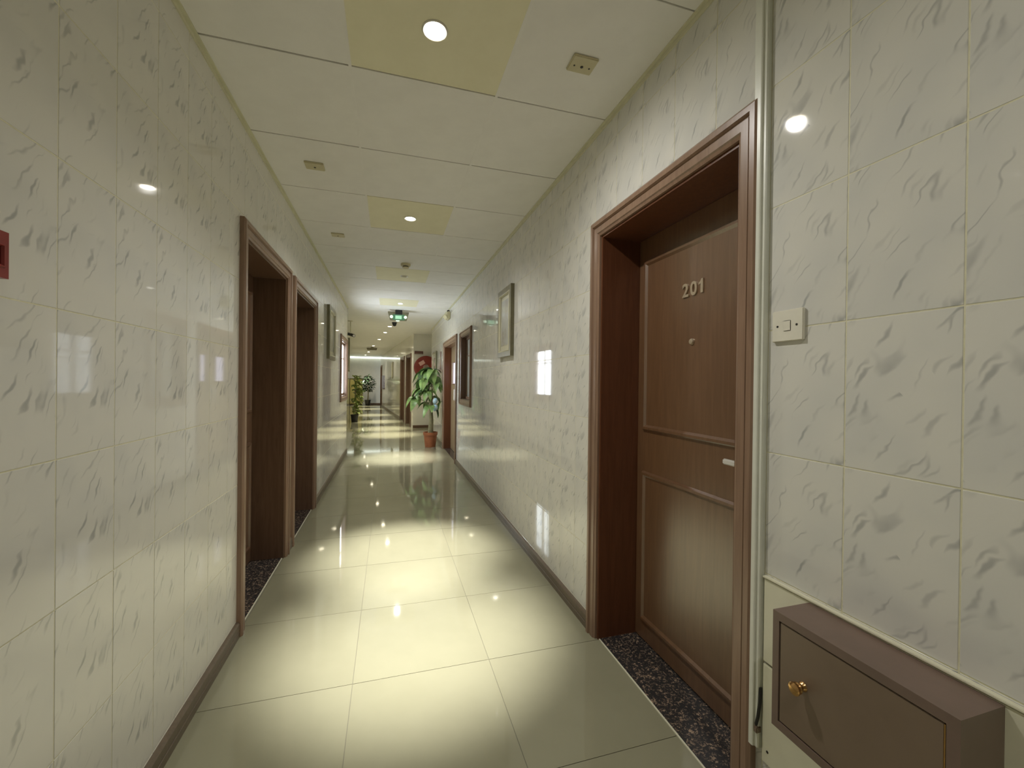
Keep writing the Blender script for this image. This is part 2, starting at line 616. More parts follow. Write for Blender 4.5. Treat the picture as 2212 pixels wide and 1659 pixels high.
# yellowed perimeter angle
for nm, fr, y1 in (('trim_1', FL, Y_LEFT_END), ('trim_2', FR, Y_RIGHT_END)):
    q = MB()
    q.box(fr, (Y_BACK, y1), (0.0, 0.016), (ZC - 0.006, ZC - 0.0005))
    q.box(fr, (Y_BACK, y1), (0.0, 0.005), (ZC - 0.022, ZC - 0.006))
    tag(q.build(nm, M['cornice'], loc=fr(Y_BACK, 0, ZC - 0.022)),
        'yellowed angle strip where the ceiling meets the %s wall' % ('left' if nm == 'trim_1' else 'right'), kind='structure')


# ------------------------------------------------------------------ skirting
def skirting(name, fr, spans, label):
    y0 = spans[0][0]
    root = thing(name, fr(y0, 0, 0), label, kind='structure')
    for a, b in spans:
        q = MB()
        prof = [(0.0, 0.0), (0.016, 0.0), (0.016, 0.028), (0.0135, 0.030), (0.0135, 0.034), (0.016, 0.036), (0.016, 0.066), (0.010, 0.074), (0.0, 0.076)]
        vs = [fr(yy, p, z) for yy in (a, b) for p, z in prof]
        n = len(prof)
        fs = [(i, (i + 1) % n, n + (i + 1) % n, n + i) for i in range(n)] + [tuple(range(n)), tuple(range(n, 2 * n))]
        q.add(vs, fs).build('board', M['base'], root)


CW = 0.078
skirting('baseboard_left', FL, [(Y_BACK, DOOR_A[0] - CW), (DOOR_A[1] + CW, DOOR_B[0] - CW), (DOOR_B[1] + CW, Y_LEFT_END)],
         'brown wooden skirting along the left wall')
skirting('baseboard_right', FR, [(DOOR_201[1] + CW, DOOR_R2[0] - CW), (DOOR_R2[1] + CW, Y_RIGHT_END)],
         'brown wooden skirting along the right wall beyond door 201')
skirting('baseboard_far', FWR, [(WD2[1] + 0.08, WD3[0] - 0.08)], 'thin skirting on the far right wall')
skirting('baseboard_reel', FREEL, [(0.0, 0.42)], 'dark skirting under the fire hose reel')
skirting('baseboard_end', FEND, [(2.1, 2.8)], 'dark skirting on the far end wall')
for o in bpy.data.objects:
    if o.parent and o.parent.name in ('baseboard_reel', 'baseboard_end'):
        o.data.materials[0] = M['dark']


# ------------------------------------------------------------------ doors
def casing(fr, root, y0, y1, h, w=CW, m='casing', sill=None, name='casing'):
    prof = [(0.0, -0.004), (0.0, 0.010), (0.010, 0.014), (0.014, 0.019), (0.040, 0.019), (0.044, 0.015), (0.047, 0.015),
            (0.051, 0.026), (w - 0.010, 0.026), (w, 0.019), (w, -0.004)]
    q = MB()
    n = len(prof)
    if sill is None:
        rows = [[fr(y0 - a, p, 0) for a, p in prof], [fr(y0 - a, p, h + a) for a, p in prof],
                [fr(y1 + a, p, h + a) for a, p in prof], [fr(y1 + a, p, 0) for a, p in prof]]
    else:
        rows = [[fr(y0 - a, p, sill - a) for a, p in prof], [fr(y0 - a, p, h + a) for a, p in prof],
                [fr(y1 + a, p, h + a) for a, p in prof], [fr(y1 + a, p, sill - a) for a, p in prof]]
        rows.append(rows[0])
    vs = [v for r in rows for v in r]
    fs = []
    for k in range(len(rows) - 1):
        for i in range(n):
            i2 = (i + 1) % n
            fs.append((k * n + i, k * n + i2, (k + 1) * n + i2, (k + 1) * n + i))
    if sill is None:
        fs += [tuple(range(n)), tuple(range((len(rows) - 1) * n, len(rows) * n))]
    return q.add(vs, fs).build(name, M[m], root)


def ringbox(fr, y0, y1, z0, z1, w, p0, p1, p2):
    """rectangular moulding: outer rim at p0, ridge at p1, inner foot at p2"""
    q = MB()
    prof = [(0.0, p0), (0.25 * w, p1), (0.6 * w, p1), (w, p2)]
    rows = []
    for d, p in prof:
        rows.append([fr(y0 + d, p, z0 + d), fr(y1 - d, p, z0 + d), fr(y1 - d, p, z1 - d), fr(y0 + d, p, z1 - d)])
    vs = [v for r in rows for v in r]
    fs = []
    for k in range(3):
        for j in range(4):
            j2 = (j + 1) % 4
            fs.append((k * 4 + j, k * 4 + j2, (k + 1) * 4 + j2, (k + 1) * 4 + j))
    return q.add(vs, fs)


def panelled_door(name, fr, op, depth, label, lm, jm, cm='casing', simple=False):
    y0, y1, z0, h = op
    root = thing(name, fr((y0 + y1) / 2, 0, 0), label, kind='structure')
    casing(fr, root, y0, y1, h, m=cm)
    t = 0.012
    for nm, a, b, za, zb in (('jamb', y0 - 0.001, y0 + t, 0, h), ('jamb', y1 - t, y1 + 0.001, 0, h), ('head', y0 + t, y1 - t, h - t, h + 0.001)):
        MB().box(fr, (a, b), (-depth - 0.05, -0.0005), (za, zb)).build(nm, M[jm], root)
    th = MB().box(fr, (y0 - 0.0, y1 + 0.0), (-depth - 0.05, -0.012), (-0.03, 0.004))
    th.build('threshold', M['granite'], root)
    MB().box(fr, (y0, y1), (-0.012, -0.006), (-0.03, 0.003)).build('threshold_strip', M['cream'], root)
    ya, yb, za, zb = y0 + t + 0.002, y1 - t - 0.002, 0.010, h - t - 0.002
    leaf = MB().box(fr, (ya, yb), (-depth - 0.04, -depth), (za, zb)).build('leaf', M[lm], root, bevel=0.002)
    pans = ((0.105, 0.835), (1.034, h - 0.125))
    for pa, pb in pans:
        ringbox(fr, y0 + 0.062, y1 - 0.062, pa, pb, 0.03, -depth - 0.001, -depth + 0.013, -depth + 0.002).build('moulding', M[lm], leaf)
        MB().box(fr, (y0 + 0.09, y1 - 0.09), (-depth - 0.001, -depth + 0.004), (pa + 0.028, pb - 0.028)).build('panel', M[lm], leaf)
    return root, leaf


def lever(fr, leaf, y, z, depth, dirn):
    MB().lathe(fr(y, -depth, z), fr.n, [(0.024, 0.0), (0.024, 0.006), (0.010, 0.008), (0.009, 0.045)], 16).build('lever_rose', M['steel'], leaf, smooth=True)
    q = MB()
    q.box(fr, tuple(sorted((y - dirn * 0.010, y + dirn * 0.135))), (-depth + 0.036, -depth + 0.050), (z - 0.010, z + 0.010))
    q.build('lever_handle', M['steel'], leaf, bevel=0.004)


# door 201
D201 = 0.208
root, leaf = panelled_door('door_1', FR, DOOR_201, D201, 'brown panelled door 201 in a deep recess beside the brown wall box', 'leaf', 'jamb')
lever(FR, leaf, 1.09, 0.985, D201, 1)
MB().lathe(FR(1.442, -D201 + 0.004, 1.438), FR.n, [(0.013, 0), (0.013, 0.004), (0.010, 0.009), (0.006, 0.010)], 16).build('peephole', M['digit'], leaf, smooth=True)


def text_mesh(ch, size, bold):
    c = bpy.data.curves.new('t', 'FONT')
    c.body = ch
    c.size = size
    c.extrude = 0.003
    c.offset = bold
    c.align_x = 'CENTER'
    o = bpy.data.objects.new('t', c)
    col.objects.link(o)
    me = bpy.data.meshes.new_from_object(o.evaluated_get(bpy.context.evaluated_depsgraph_get()))
    bpy.data.objects.remove(o)
    bpy.data.curves.remove(c)
    return me


for ch, y in (('2', 1.481), ('0', 1.432), ('1', 1.386)):
    me = text_mesh(ch, 0.078, 0.0018)
    if ch == '1':
        q = MB()
        out = [(-0.005, 0.0), (0.008, 0.0), (0.008, 0.0565), (-0.001, 0.0565), (-0.007, 0.047), (-0.016, 0.042), (-0.016, 0.033), (-0.005, 0.038)]
        nn = len(out)
        q.add([(x_, y_, z_) for z_ in (-0.003, 0.003) for x_, y_ in out],
              [(i, (i + 1) % nn, nn + (i + 1) % nn, nn + i) for i in range(nn)] + [tuple(range(nn)), tuple(range(nn, 2 * nn))])
        me = q.mesh('digit', M['digit'])
    # text x -> -Y on the right wall, text y -> Z, extrusion -> -X
    for v in me.vertices:
        x_, y_, z_ = v.co
        v.co = Vector((-z_, -x_, y_))
    me.materials.clear()
    me.materials.append(M['digit'])
    me.update()
    o = inst('digit', me, leaf, FR(y, -D201 + 0.0075, 1.630))
    o['label'] = 'pale metal number %s' % ch

# the two doors on the left wall
ra, la = panelled_door('door_2', FL, DOOR_A, 0.20, 'nearest dark brown door on the left wall', 'dark', 'dark', simple=True)
rb, lb = panelled_door('door_3', FL, DOOR_B, 0.20, 'second dark brown door on the left wall', 'dark', 'dark', simple=True)
lever(FL, la, 2.49, 0.98, 0.20, 1)
lever(FL, lb, 3.64, 0.98, 0.20, 1)

# double door with vision panes on the right wall
y0, y1, _, h = DOOR_R2
root = thing('door_4', FR((y0 + y1) / 2, 0, 0), 'tan double door with vision panes behind the large potted plant', kind='structure')
casing(FR, root, y0, y1, h)
for nm, a, b, za, zb in (('jamb', y0, y0 + 0.02, 0, h), ('jamb', y1 - 0.02, y1, 0, h), ('head', y0 + 0.02, y1 - 0.02, h - 0.02, h)):
    MB().box(FR, (a, b), (-0.18, -0.0005), (za, zb)).build(nm, M['jamb' if nm == 'jamb' else 'casing'], root)
MB().box(FR, (y0, y1), (-0.18, -0.008), (-0.03, 0.003)).build('threshold', M['granite'], root)
ym = (y0 + y1) / 2
for a, b, s in ((y0 + 0.022, ym - 0.002, 1), (ym + 0.002, y1 - 0.022, -1)):
    c = (a + b) / 2
    q = MB()
    for r in subtract([(a, b, 0.01, h - 0.022)], (c - 0.17, c + 0.17, 1.22, 1.60)):
        q.box(FR, r[:2], (-0.165, -0.125), r[2:])
    lf = q.build('leaf', M['tan'], root)
    MB().box(FR, (c - 0.17, c + 0.17), (-0.150, -0.140), (1.22, 1.60)).build('vision_pane', M['pane_door'], lf)
    ringbox(FR, c - 0.185, c + 0.185, 1.205, 1.615, 0.02, -0.125, -0.115, -0.125).build('pane_bead', M['casing'], lf)
    MB().tube([FR((ym - s * 0.06), -0.125, 0.92), FR((ym - s * 0.06), -0.085, 0.94), FR((ym - s * 0.06), -0.085, 1.12), FR((ym - s * 0.06), -0.125, 1.14)], 0.009).build('pull_handle', M['steel'], lf, smooth=True)


# far doors
def far_door(name, op, label):
    y0, y1, _, h = op
    root = thing(name, FWR((y0 + y1) / 2, 0, 0), label, kind='structure')
    casing(FWR, root, y0, y1, h, m='dark')
    for a, b in ((y0, y0 + 0.02), (y1 - 0.02, y1)):
        MB().box(FWR, (a, b), (-0.2, -0.001), (0, h)).build('jamb', M['dark'], root)
    MB().box(FWR, (y0 + 0.02, y1 - 0.02), (-0.2, -0.001), (h - 0.02, h)).build('head', M['dark'], root)
    lf = MB().box(FWR, (y0 + 0.022, y1 - 0.022), (-0.19, -0.15), (0.0, h - 0.022)).build('leaf', M['dark'], root, bevel=0.002)
    for pa, pb in ((0.12, 0.82), (1.02, h - 0.14)):
        ringbox(FWR, y0 + 0.1, y1 - 0.1, pa, pb, 0.03, -0.151, -0.138, -0.148).build('moulding', M['dark'], lf)


far_door('door_5', WD1, 'dark door just past the fire hose reel corner')
far_door('door_6', WD2, 'second dark door on the far right wall')
far_door('door_7', WD3, 'last dark door near the far end wall')


# ------------------------------------------------------------------ windows
def window(name, fr, op, label, pane, recess, bars):
    y0, y1, z0, z1 = op
    root = thing(name, fr((y0 + y1) / 2, 0, z0), label, kind='structure')
    casing(fr, root, y0, y1, z1, w=0.07, sill=z0)
    t = 0.014
    for nm, a, b, za, zb in (('reveal', y0, y0 + t, z0, z1), ('reveal', y1 - t, y1, z0, z1), ('reveal', y0 + t, y1 - t, z1 - t, z1), ('window_sill', y0 + t, y1 - t, z0, z0 + t)):
        MB().box(fr, (a, b), (-recess - 0.05, -0.0005), (za, zb)).build(nm, M['dark'], root)
    ya, yb, za, zb = y0 + t, y1 - t, z0 + t, z1 - t
    w_ = 0.032
    n = bars
    ww = (yb - ya) / n
    for i in range(n):
        a, b = ya + i * ww, ya + (i + 1) * ww
        q = MB()
        for r in subtract([(a, b, za, zb)], (a + w_, b - w_, za + w_, zb - w_)):
            q.box(fr, r[:2], (-recess - 0.02, -recess + 0.012), r[2:])
        s = q.build('sash', M['casing'], root)
        tz = zb - w_ - (zb - za) * 0.26
        MB().box(fr, (a + w_, b - w_), (-recess - 0.012, -recess + 0.004), (tz - 0.008, tz + 0.008)).build('glazing_bar', M['casing'], s)
        MB().box(fr, (a + w_, b - w_), (-recess - 0.010, -recess - 0.004), (za + w_, tz - 0.008)).build('pane', M[pane], s)
        MB().box(fr, (a + w_, b - w_), (-recess - 0.010, -recess - 0.004), (tz + 0.008, zb - w_)).build('pane', M[pane], s)
    MB().box(fr, (y0, y1), (-0.262, -recess - 0.05), (z0, z1)).build('blind_back', M['plainwall'], root)


window('window_1', FL, WIN_L, 'bright daylit window in a brown frame at the end of the left wall', 'pane_lit', 0.045, 2)
window('window_2', FR, WIN_R, 'brown framed window with pale curtained panes on the right wall', 'pane_grey', 0.075, 2)


# ------------------------------------------------------------------ downlights
def downlight(x, y, z, lit, label, r=0.038, warm=False, narrow=None, wide=None, energy=1.0, aim=0.0, side=0.0):
    t = thing('downlight', (x, y, z), label, 'downlight', 'recessed ceiling downlights')
    MB().lathe((x, y, z), (0, 0, -1), [(r * 1.22, -0.002), (r * 1.22, 0.003), (r * 1.12, 0.006), (r * 1.0, 0.004), (r * 0.86, -0.0015)], 28).build('trim_ring', M['ring'], t, smooth=True)
    lens = MB().lathe((x, y, z), (0, 0, -1), [(r * 0.84, 0.0035), (r * 0.7, 0.0065), (r * 0.3, 0.008)], 24)
    lens.build('lens', M['lens_warm' if warm else 'lens'] if lit else M['lens_off'], t, smooth=True)
    if lit:
        for nm, pw, ang, bl in (('spot_core', LAMP_NARROW if narrow is None else narrow, 37, 1.0), ('spot_wide', LAMP_WIDE if wide is None else wide, 150, 1.0)):
            if pw <= 0:
                continue
            ld = bpy.data.lights.new(nm, 'SPOT')
            ld.energy = pw * energy
            ld.color = (1.0, 0.94, 0.78) if warm else LAMP_COLOUR
            ld.spot_size = math.radians(ang)
            ld.spot_blend = bl
            ld.shadow_soft_size = 0.03
            lo = bpy.data.objects.new(nm, ld)
            col.objects.link(lo)
            lo.parent = t
            lo.location = (0, 0, -0.014)
            lo.rotation_euler = (math.atan2(aim, z), 0, 0) if nm == 'spot_core' else (0, -math.radians(side), 0)
    return t


LX = 0.146
downlight(LX, 1.529, ZC, True, 'nearest lit downlight in the yellow ceiling panel', aim=0.60, side=14)
downlight(LX, 3.345, ZC, True, 'second lit downlight in a yellow ceiling panel', aim=-0.2)
downlight(0.165, 5.21, ZC, False, 'unlit downlight in a yellow ceiling panel behind the smoke detector')
downlight(0.165, 7.06, ZC, True, 'lit downlight just in front of the green exit sign', warm=False)
downlight(LX, -0.31, ZC, True, 'unseen downlight added behind the viewer to brighten the near walls', energy=0.5, side=16)  # lamp added out of view, on the row spacing, for the near walls
far = [(0.005, 10.12, 'lit downlight just past the black dome camera'),
       (-0.11, 11.43, 'second far lit downlight past the black dome camera'),
       (-0.30, 13.42, 'third far lit downlight past the black dome camera'),
       (-0.56, 16.0, 'far lit downlight just before the olive ceiling box'),
       (-0.88, 19.46, 'second last lit downlight of the far corridor'),
       (-1.13, 21.8, 'last lit downlight of the far corridor')]
for x, y, lb_ in far:
    downlight(x, y, ZC, True, lb_, r=0.05, warm=True, energy=1.15)

# ------------------------------------------------------------------ small ceiling fittings
t = thing('smoke_detector', (0.160, 4.66, ZC), 'round beige smoke detector on the ceiling', 'detector')
MB().lathe((0.160, 4.66, ZC), (0, 0, -1), [(0.052, -0.001), (0.052, 0.016), (0.047, 0.024), (0.034, 0.026)], 24).build('base', M['plate'], t, smooth=True)
MB().lathe((0.160, 4.66, ZC), (0, 0, -1), [(0.030, 0.025), (0.030, 0.038), (0.022, 0.043), (0.008, 0.044)], 20).build('chamber', M['black'], t, smooth=True)
MB().lathe((0.160, 4.66, ZC), (0, 0, -1), [(0.036, 0.036), (0.034, 0.044), (0.020, 0.049)], 20).build('cap', M['plate'], t, smooth=True)


def ceil_plate(x, y, dots, label):
    t = thing('ceiling_plate', (x, y, ZC), label, 'cover plate', 'square cover plates on the ceiling')
    MB().box(FF, (y - 0.042, y + 0.042), (x - 0.052, x + 0.052), (ZC - 0.010, ZC + 0.001)).build('plate', M['plate'], t, bevel=0.003)
    for dx, r in dots:
        MB().lathe((x + dx, y + 0.006, ZC - 0.0095), (0, 0, -1), [(r, 0), (r, 0.002), (r * 0.6, 0.0025)], 12).build('screw', M['black'], t)


ceil_plate(0.722, 1.513, ((0.0, 0.006), (-0.032, 0.0035), (0.032, 0.0035)), 'square yellowed plate on the ceiling near door 201')
ceil_plate(-0.434, 2.697, ((0.0, 0.006),), 'square yellowed plate on the ceiling above the nearest left door')
ceil_plate(-0.44, 3.915, ((0.0, 0.006),), 'square yellowed plate on the ceiling above the second left door')

# exit sign with twin lamps
ES = (0.150, 7.75)
t = thing('exit_sign', (ES[0], ES[1], ZC), 'green lit emergency exit sign hanging from the ceiling', 'exit sign')
x, y = ES
q = MB()
vs = []
for yy, e in ((y - 0.045, 0), (y + 0.045, 0)):
    vs += [(x - 0.185, yy, ZC - 0.035), (x + 0.185, yy, ZC - 0.035), (x + 0.145, yy, ZC - 0.185), (x - 0.145, yy, ZC - 0.185)]
q.add(vs, [(0, 1, 2, 3), (7, 6, 5, 4), (0, 4, 5, 1), (1, 5, 6, 2), (2, 6, 7, 3), (3, 7, 4, 0)]).build('housing', M['gold'], t, bevel=0.006)
MB().box(FF, (y - 0.05, y + 0.03), (x - 0.055, x + 0.065), (ZC - 0.085, ZC)).build('bracket', M['black'], t, bevel=0.004)
fc = MB().box(FF, (y - 0.053, y - 0.044), (x - 0.095, x + 0.105), (ZC - 0.183, ZC - 0.085)).build('sign_face', M['green'], t)
MB().box(FF, (y - 0.0555, y - 0.052), (x - 0.055, x + 0.055), (ZC - 0.165, ZC - 0.105)).build('sign_print', M['greenlight'], fc)
for s in (-1, 1):
    MB().lathe((x + s * 0.12, y - 0.043, ZC - 0.13), (0, -1, 0), [(0.024, 0), (0.028, 0.02), (0.022, 0.03), (0.008, 0.034)], 16).build('lamp_head', M['greenlamp'], t, smooth=True)
MB().lathe((x - 0.01, y, ZC - 0.184), (0, 0, -1), [(0.034, 0), (0.034, 0.012), (0.015, 0.018)], 16).build('down_lens', M['greenlamp'], t, smooth=True)

# black dome camera
t = thing('dome_camera', (0.10, 9.4, ZC), 'small black camera under the ceiling past the exit sign', 'camera')
MB().lathe((0.10, 9.4, ZC), (0, 0, -1), [(0.052, 0), (0.052, 0.02), (0.046, 0.03)], 20).build('base', M['black'], t, smooth=True)
MB().lathe((0.10, 9.4, ZC), (0, 0, -1), [(0.044, 0.028), (0.042, 0.05), (0.032, 0.072), (0.014, 0.083)], 20).build('dome', M['black'], t, smooth=True)

# bullet camera on the left
t = thing('bullet_camera', (-0.80, 9.5, ZC), 'dark bullet camera on a ceiling stem by the left wall bend', 'camera')
MB().lathe((-0.80, 9.5, ZC), (0, 0, -1), [(0.045, 0), (0.045, 0.012), (0.013, 0.016), (0.012, 0.27)], 14).build('stem', M['cream'], t, smooth=True)
MB().tube([(-0.84, 9.58, 2.255), (-0.72, 9.36, 2.20)], [0.032, 0.034], 14).build('body', M['black'], t, smooth=True)
MB().tube([(-0.719, 9.358, 2.1995), (-0.716, 9.352, 2.198)], [0.026, 0.024], 14).build('lens', M['steel'], t, smooth=True)

# olive hanging box far away
t = thing('ceiling_box', (-0.635, 16.7, ZC), 'olive sign box hanging under the ceiling far down the corridor', 'sign box')
q = MB()
vs = []
for yy in (16.64, 16.76):
    vs += [(-0.83, yy, ZC - 0.03), (-0.44, yy, ZC - 0.03), (-0.47, yy, ZC - 0.11), (-0.80, yy, ZC - 0.11)]
q.add(vs, [(0, 1, 2, 3), (7, 6, 5, 4), (0, 4, 5, 1), (1, 5, 6, 2), (2, 6, 7, 3), (3, 7, 4, 0)]).build('housing', M['gold'], t, bevel=0.006)
MB().box(FF, (16.66, 16.74), (-0.68, -0.58), (ZC - 0.04, ZC)).build('bracket', M['gold'], t)

# wall mounted emergency lamp
t = thing('emergency_light', FR(7.25, 0, 2.36), 'beige emergency lamp high on the right wall above the double door', 'lamp')
MB().box(FR, (7.12, 7.36), (0.0, 0.055), (2.33, 2.46)).build('case', M['plate'], t, bevel=0.012)
for yy in (7.17, 7.30):
    MB().lathe(FR(yy, 0.03, 2.40), (-0.8, -0.25, -0.5), [(0.012, 0), (0.03, 0.035), (0.042, 0.06), (0.036, 0.066)], 16).build('lamp_head', M['plate'], t, smooth=True)
MB().lathe(FR(7.20, 0.03, 2.455), (0, 0, 1), [(0.022, 0), (0.022, 0.03), (0.012, 0.036)], 14).build('cap', M['black'], t, smooth=True)

# added glowing band standing in for the bright ceiling at the end
t = thing('end_glow_band', (-1.15, Y_END - 0.12, ZC), 'added glowing white band in place of the bright ceiling at the corridor end', 'glow band')
MB().box(FF, (Y_END - 0.17, Y_END - 0.05), (-2.0, -0.30), (ZC - 0.03, ZC)).build('band_back', M['white'], t)
MB().tube([(-1.98, Y_END - 0.13, ZC - 0.075), (-0.32, Y_END - 0.13, ZC - 0.075)], 0.045, 12).build('tube', M['strip'], t, smooth=True)


# ------------------------------------------------------------------ wall fittings near the viewer
# cable trunking beside door 201
t = thing('cable_trunking', FR(0.919, 0, 0.25), 'white vertical cable trunking between door 201 and the wall box', 'trunking')
q = MB()
prof = [(0.8985, 0.0), (0.8985, 0.012), (0.901, 0.015), (0.909, 0.016), (0.910, 0.0205), (0.913, 0.022), (0.932, 0.022), (0.9345, 0.0205), (0.9345, 0.0)]
vs = [FR(a, p, z) for z in (0.262, ZC - 0.023) for a, p in prof]
n = len(prof)
q.add(vs, [(i, (i + 1) % n, n + (i + 1) % n, n + i) for i in range(n)] + [tuple(range(n)), tuple(range(n, 2 * n))])
q.build('channel', M['white'], t)
MB().tube([FR(0.897, 0.010, 0.43), FR(0.896, 0.013, 0.39), FR(0.900, 0.014, 0.35), FR(0.904, 0.016, 0.325)], 0.0042).build('cable', M['black'], t, smooth=True)
MB().box(FR, (0.896, 0.908), (0.006, 0.022), (0.305, 0.322)).build('cable_clip', M['boxbrown'], t, bevel=0.002)

# white cover panels behind the box
t = thing('cover_panel', FR(0.4, 0, 0.2), 'plain cream wall panel behind the brown wall box', 'panel')
for a, b in ((0.508, 0.737), (0.235, 0.503)):
    MB().box(FR, (-0.75, 0.893), (0.0008, 0.009), (a, b)).build('board', M['cream'], t, bevel=0.003)
MB().box(FR, (-0.75, 0.893), (0.0, 0.013), (0.737, 0.742)).build('top_bead', M['cream'], t, bevel=0.0012)
MB().lathe(FR(0.874, 0.009, 0.272), FR.n, [(0.0035, 0), (0.0035, 0.001), (0.002, 0.0014)], 10).build('screw', M['black'], t)

# brown wall box
t = thing('wall_box', FR(0.596, 0, 0.462), 'brown wall cabinet with a brass knob below the light switch', 'cabinet')
BX0, BX1, BZ0, BZ1, BD = 0.4275, 0.7645, 0.462, 0.7325, 0.1215
q = MB()
for r in subtract([(BX0, BX1, BZ0, BZ1)], (0.4455, 0.7485, BZ0 + 0.018, 0.7135)):
    q.box(FR, r[:2], (BD - 0.02, BD), r[2:])
q.box(FR, (BX0, BX1), (0.009, BD - 0.02), (BZ0, BZ1))
body = q.build('body', M['boxtop'], t)
dr = MB().box(FR, (0.4485, 0.7462), (BD - 0.016, BD - 0.0015), (BZ0 + 0.0205, 0.7105)).build('door', M['boxbrown'], t, bevel=0.0012)
MB().box(FR, (0.4455, 0.7485), (BD - 0.0205, BD - 0.0195), (BZ0 + 0.018, 0.7135)).build('gap', M['black'], t)
MB().lathe(FR(0.690, BD - 0.002, 0.601), FR.n, [(0.0105, 0), (0.009, 0.003), (0.0065, 0.006), (0.0065, 0.011), (0.0105, 0.013), (0.012, 0.016), (0.0105, 0.019), (0.0115, 0.021), (0.0135, 0.0235), (0.0135, 0.027), (0.010, 0.030), (0.004, 0.031)], 24).build('knob', M['brass'], dr, smooth=True)
MB().box(FR, (0.4462, 0.4482), (BD - 0.012, BD), (BZ0 + 0.02, 0.711)).build('hinge', M['brass'], dr)

# light switch
t = thing('light_switch', FR(0.834, 0, 1.376), 'square cream light switch beside the white trunking', 'switch')
MB().box(FR, (0.791, 0.879), (0.0, 0.009), (1.376, 1.4575)).build('plate', M['switch'], t, bevel=0.002)
MB().box(FR, (0.824, 0.845), (0.008, 0.0105), (1.4025, 1.430)).build('rocker', M['switch'], t, bevel=0.002)
q = MB()
for yy in (0.862, 0.808):
    MB().lathe(FR(yy, 0.0088, 1.4165), FR.n, [(0.0030, 0), (0.0030, 0.0008), (0.0015, 0.001)], 10).build('screw', M['black'], t)

# fire alarm call point
t = thing('fire_call_point', FL(0.95, 0, 1.438), 'red square fire alarm call point at the left photo edge', 'call point')
cz0, cz1, cy0, cy1 = 1.4385, 1.523, 0.911, 0.9955
q = MB()
for r in subtract([(cy0, cy1, cz0, cz1)], (cy0 + 0.013, cy1 - 0.013, cz0 + 0.022, cz1 - 0.027)):
    q.box(FL, r[:2], (0.0, 0.031), r[2:])
q.build('case', M['red'], t)
MB().box(FL, (cy0 + 0.013, cy1 - 0.013), (0.0, 0.021), (cz0 + 0.022, cz1 - 0.027)).build('glass_panel', M['reddark'], t)
ringbox(FL, cy0 + 0.009, cy1 - 0.009, cz0 + 0.018, cz1 - 0.023, 0.006, 0.031, 0.0335, 0.030).build('bezel', M['red'], t)


# ------------------------------------------------------------------ pictures
def picture(name, fr, y0, y1, z0, z1, label, bw=0.055, d=0.032):
    t = thing(name, fr((y0 + y1) / 2, 0, z0), label, 'picture', 'framed pictures on the walls')
    q = MB()
    for (a, b, c, e) in ((y0, y0 + bw, z0, z1), (y1 - bw, y1, z0, z1), (y0 + bw, y1 - bw, z0, z0 + bw), (y0 + bw, y1 - bw, z1 - bw, z1)):
        q.box(fr, (a, b), (0.0, d), (c, e))
    q.build('frame', M['gold'], t)
    ringbox(fr, y0 + bw * 0.8, y1 - bw * 0.8, z0 + bw * 0.8, z1 - bw * 0.8, bw * 0.35, d, d + 0.004, d - 0.012).build('slip', M['mount'], t)
    MB().box(fr, (y0 + bw, y1 - bw), (0.004, d - 0.014), (z0 + bw, z1 - bw)).build('mount', M['mount'], t)
    MB().box(fr, (y0 + bw + 0.035, y1 - bw - 0.035), (d - 0.016, d - 0.012), (z0 + bw + 0.045, z1 - bw - 0.045)).build('print', M['print'], t)
    return t


picture('framed_picture', FR, 3.335, 3.765, 1.485, 2.088, 'gold framed picture on the right wall past door 201')
picture('framed_picture', FL, 5.27, 5.86, 1.51, 2.145, 'narrow looking gold framed picture on the left wall before the bright window')
picture('framed_picture', FR, 9.12, 9.80, 1.42, 1.92, 'grey framed picture on the right wall beyond the double door')
picture('framed_picture', FWL, 3.2, 4.6, 1.50, 2.30, 'framed picture on the left wall just past the bend', bw=0.08)
picture('framed_picture', FWR, 5.0, 5.35, 1.35, 1.98, 'slim framed picture on the far right wall past the dark doors', bw=0.04)
t = thing('wall_sign', FR(8.45, 0, 1.55), 'small upright red and white notice beside the double door', 'sign')
MB().box(FR, (8.40, 8.50), (0.0, 0.006), (1.50, 1.86)).build('board', M['signred'], t)
MB().box(FR, (8.41, 8.49), (0.006, 0.008), (1.55, 1.76)).build('print', M['mount'], t)
t = thing('notice_board', FWR(9.3, 0, 0.9), 'purple and white notice board on the far right wall', 'notice board')
MB().box(FWR, (8.7, 9.9), (0.0, 0.03), (0.9, 1.5)).build('board', M['poster'], t)
MB().box(FWR, (8.68, 9.92), (0.0, 0.04), (0.86, 0.9)).build('ledge', M['dark'], t)

# ------------------------------------------------------------------ fire hose reel
RC = (0.945, 11.45, 1.625)
t = thing('fire_hose_reel', (RC[0], RC[1], RC[2] - 0.31), 'red fire hose reel on the facing wall above the potted plant', 'hose reel')
MB().lathe(RC, (0, -1, 0), [(0.07, 0.0), (0.07, 0.05)], 20).build('axle', M['hub'], t)
MB().lathe(RC, (0, -1, 0), [(0.20, 0.04), (0.25, 0.045), (0.25, 0.13), (0.20, 0.135)], 36).build('hose', M['black'], t, smooth=True)
dsk = MB().lathe(RC, (0, -1, 0), [(0.295, 0.135), (0.312, 0.139), (0.312, 0.150), (0.295, 0.156), (0.24, 0.150), (0.10, 0.158)], 48).build('disc', M['reelred'], t, smooth=True)
MB().lathe(RC, (0, -1, 0), [(0.312, 0.03), (0.312, 0.04), (0.20, 0.044)], 48).build('rear_disc', M['reelred'], t, smooth=True)
MB().lathe(RC, (0, -1, 0), [(0.078, 0.155), (0.078, 0.17), (0.05, 0.18), (0.02, 0.182)], 24).build('hub', M['hub'], t, smooth=True)
lab = MB()
ca, sa = math.cos(math.radians(32)), math.sin(math.radians(32))
vs = []
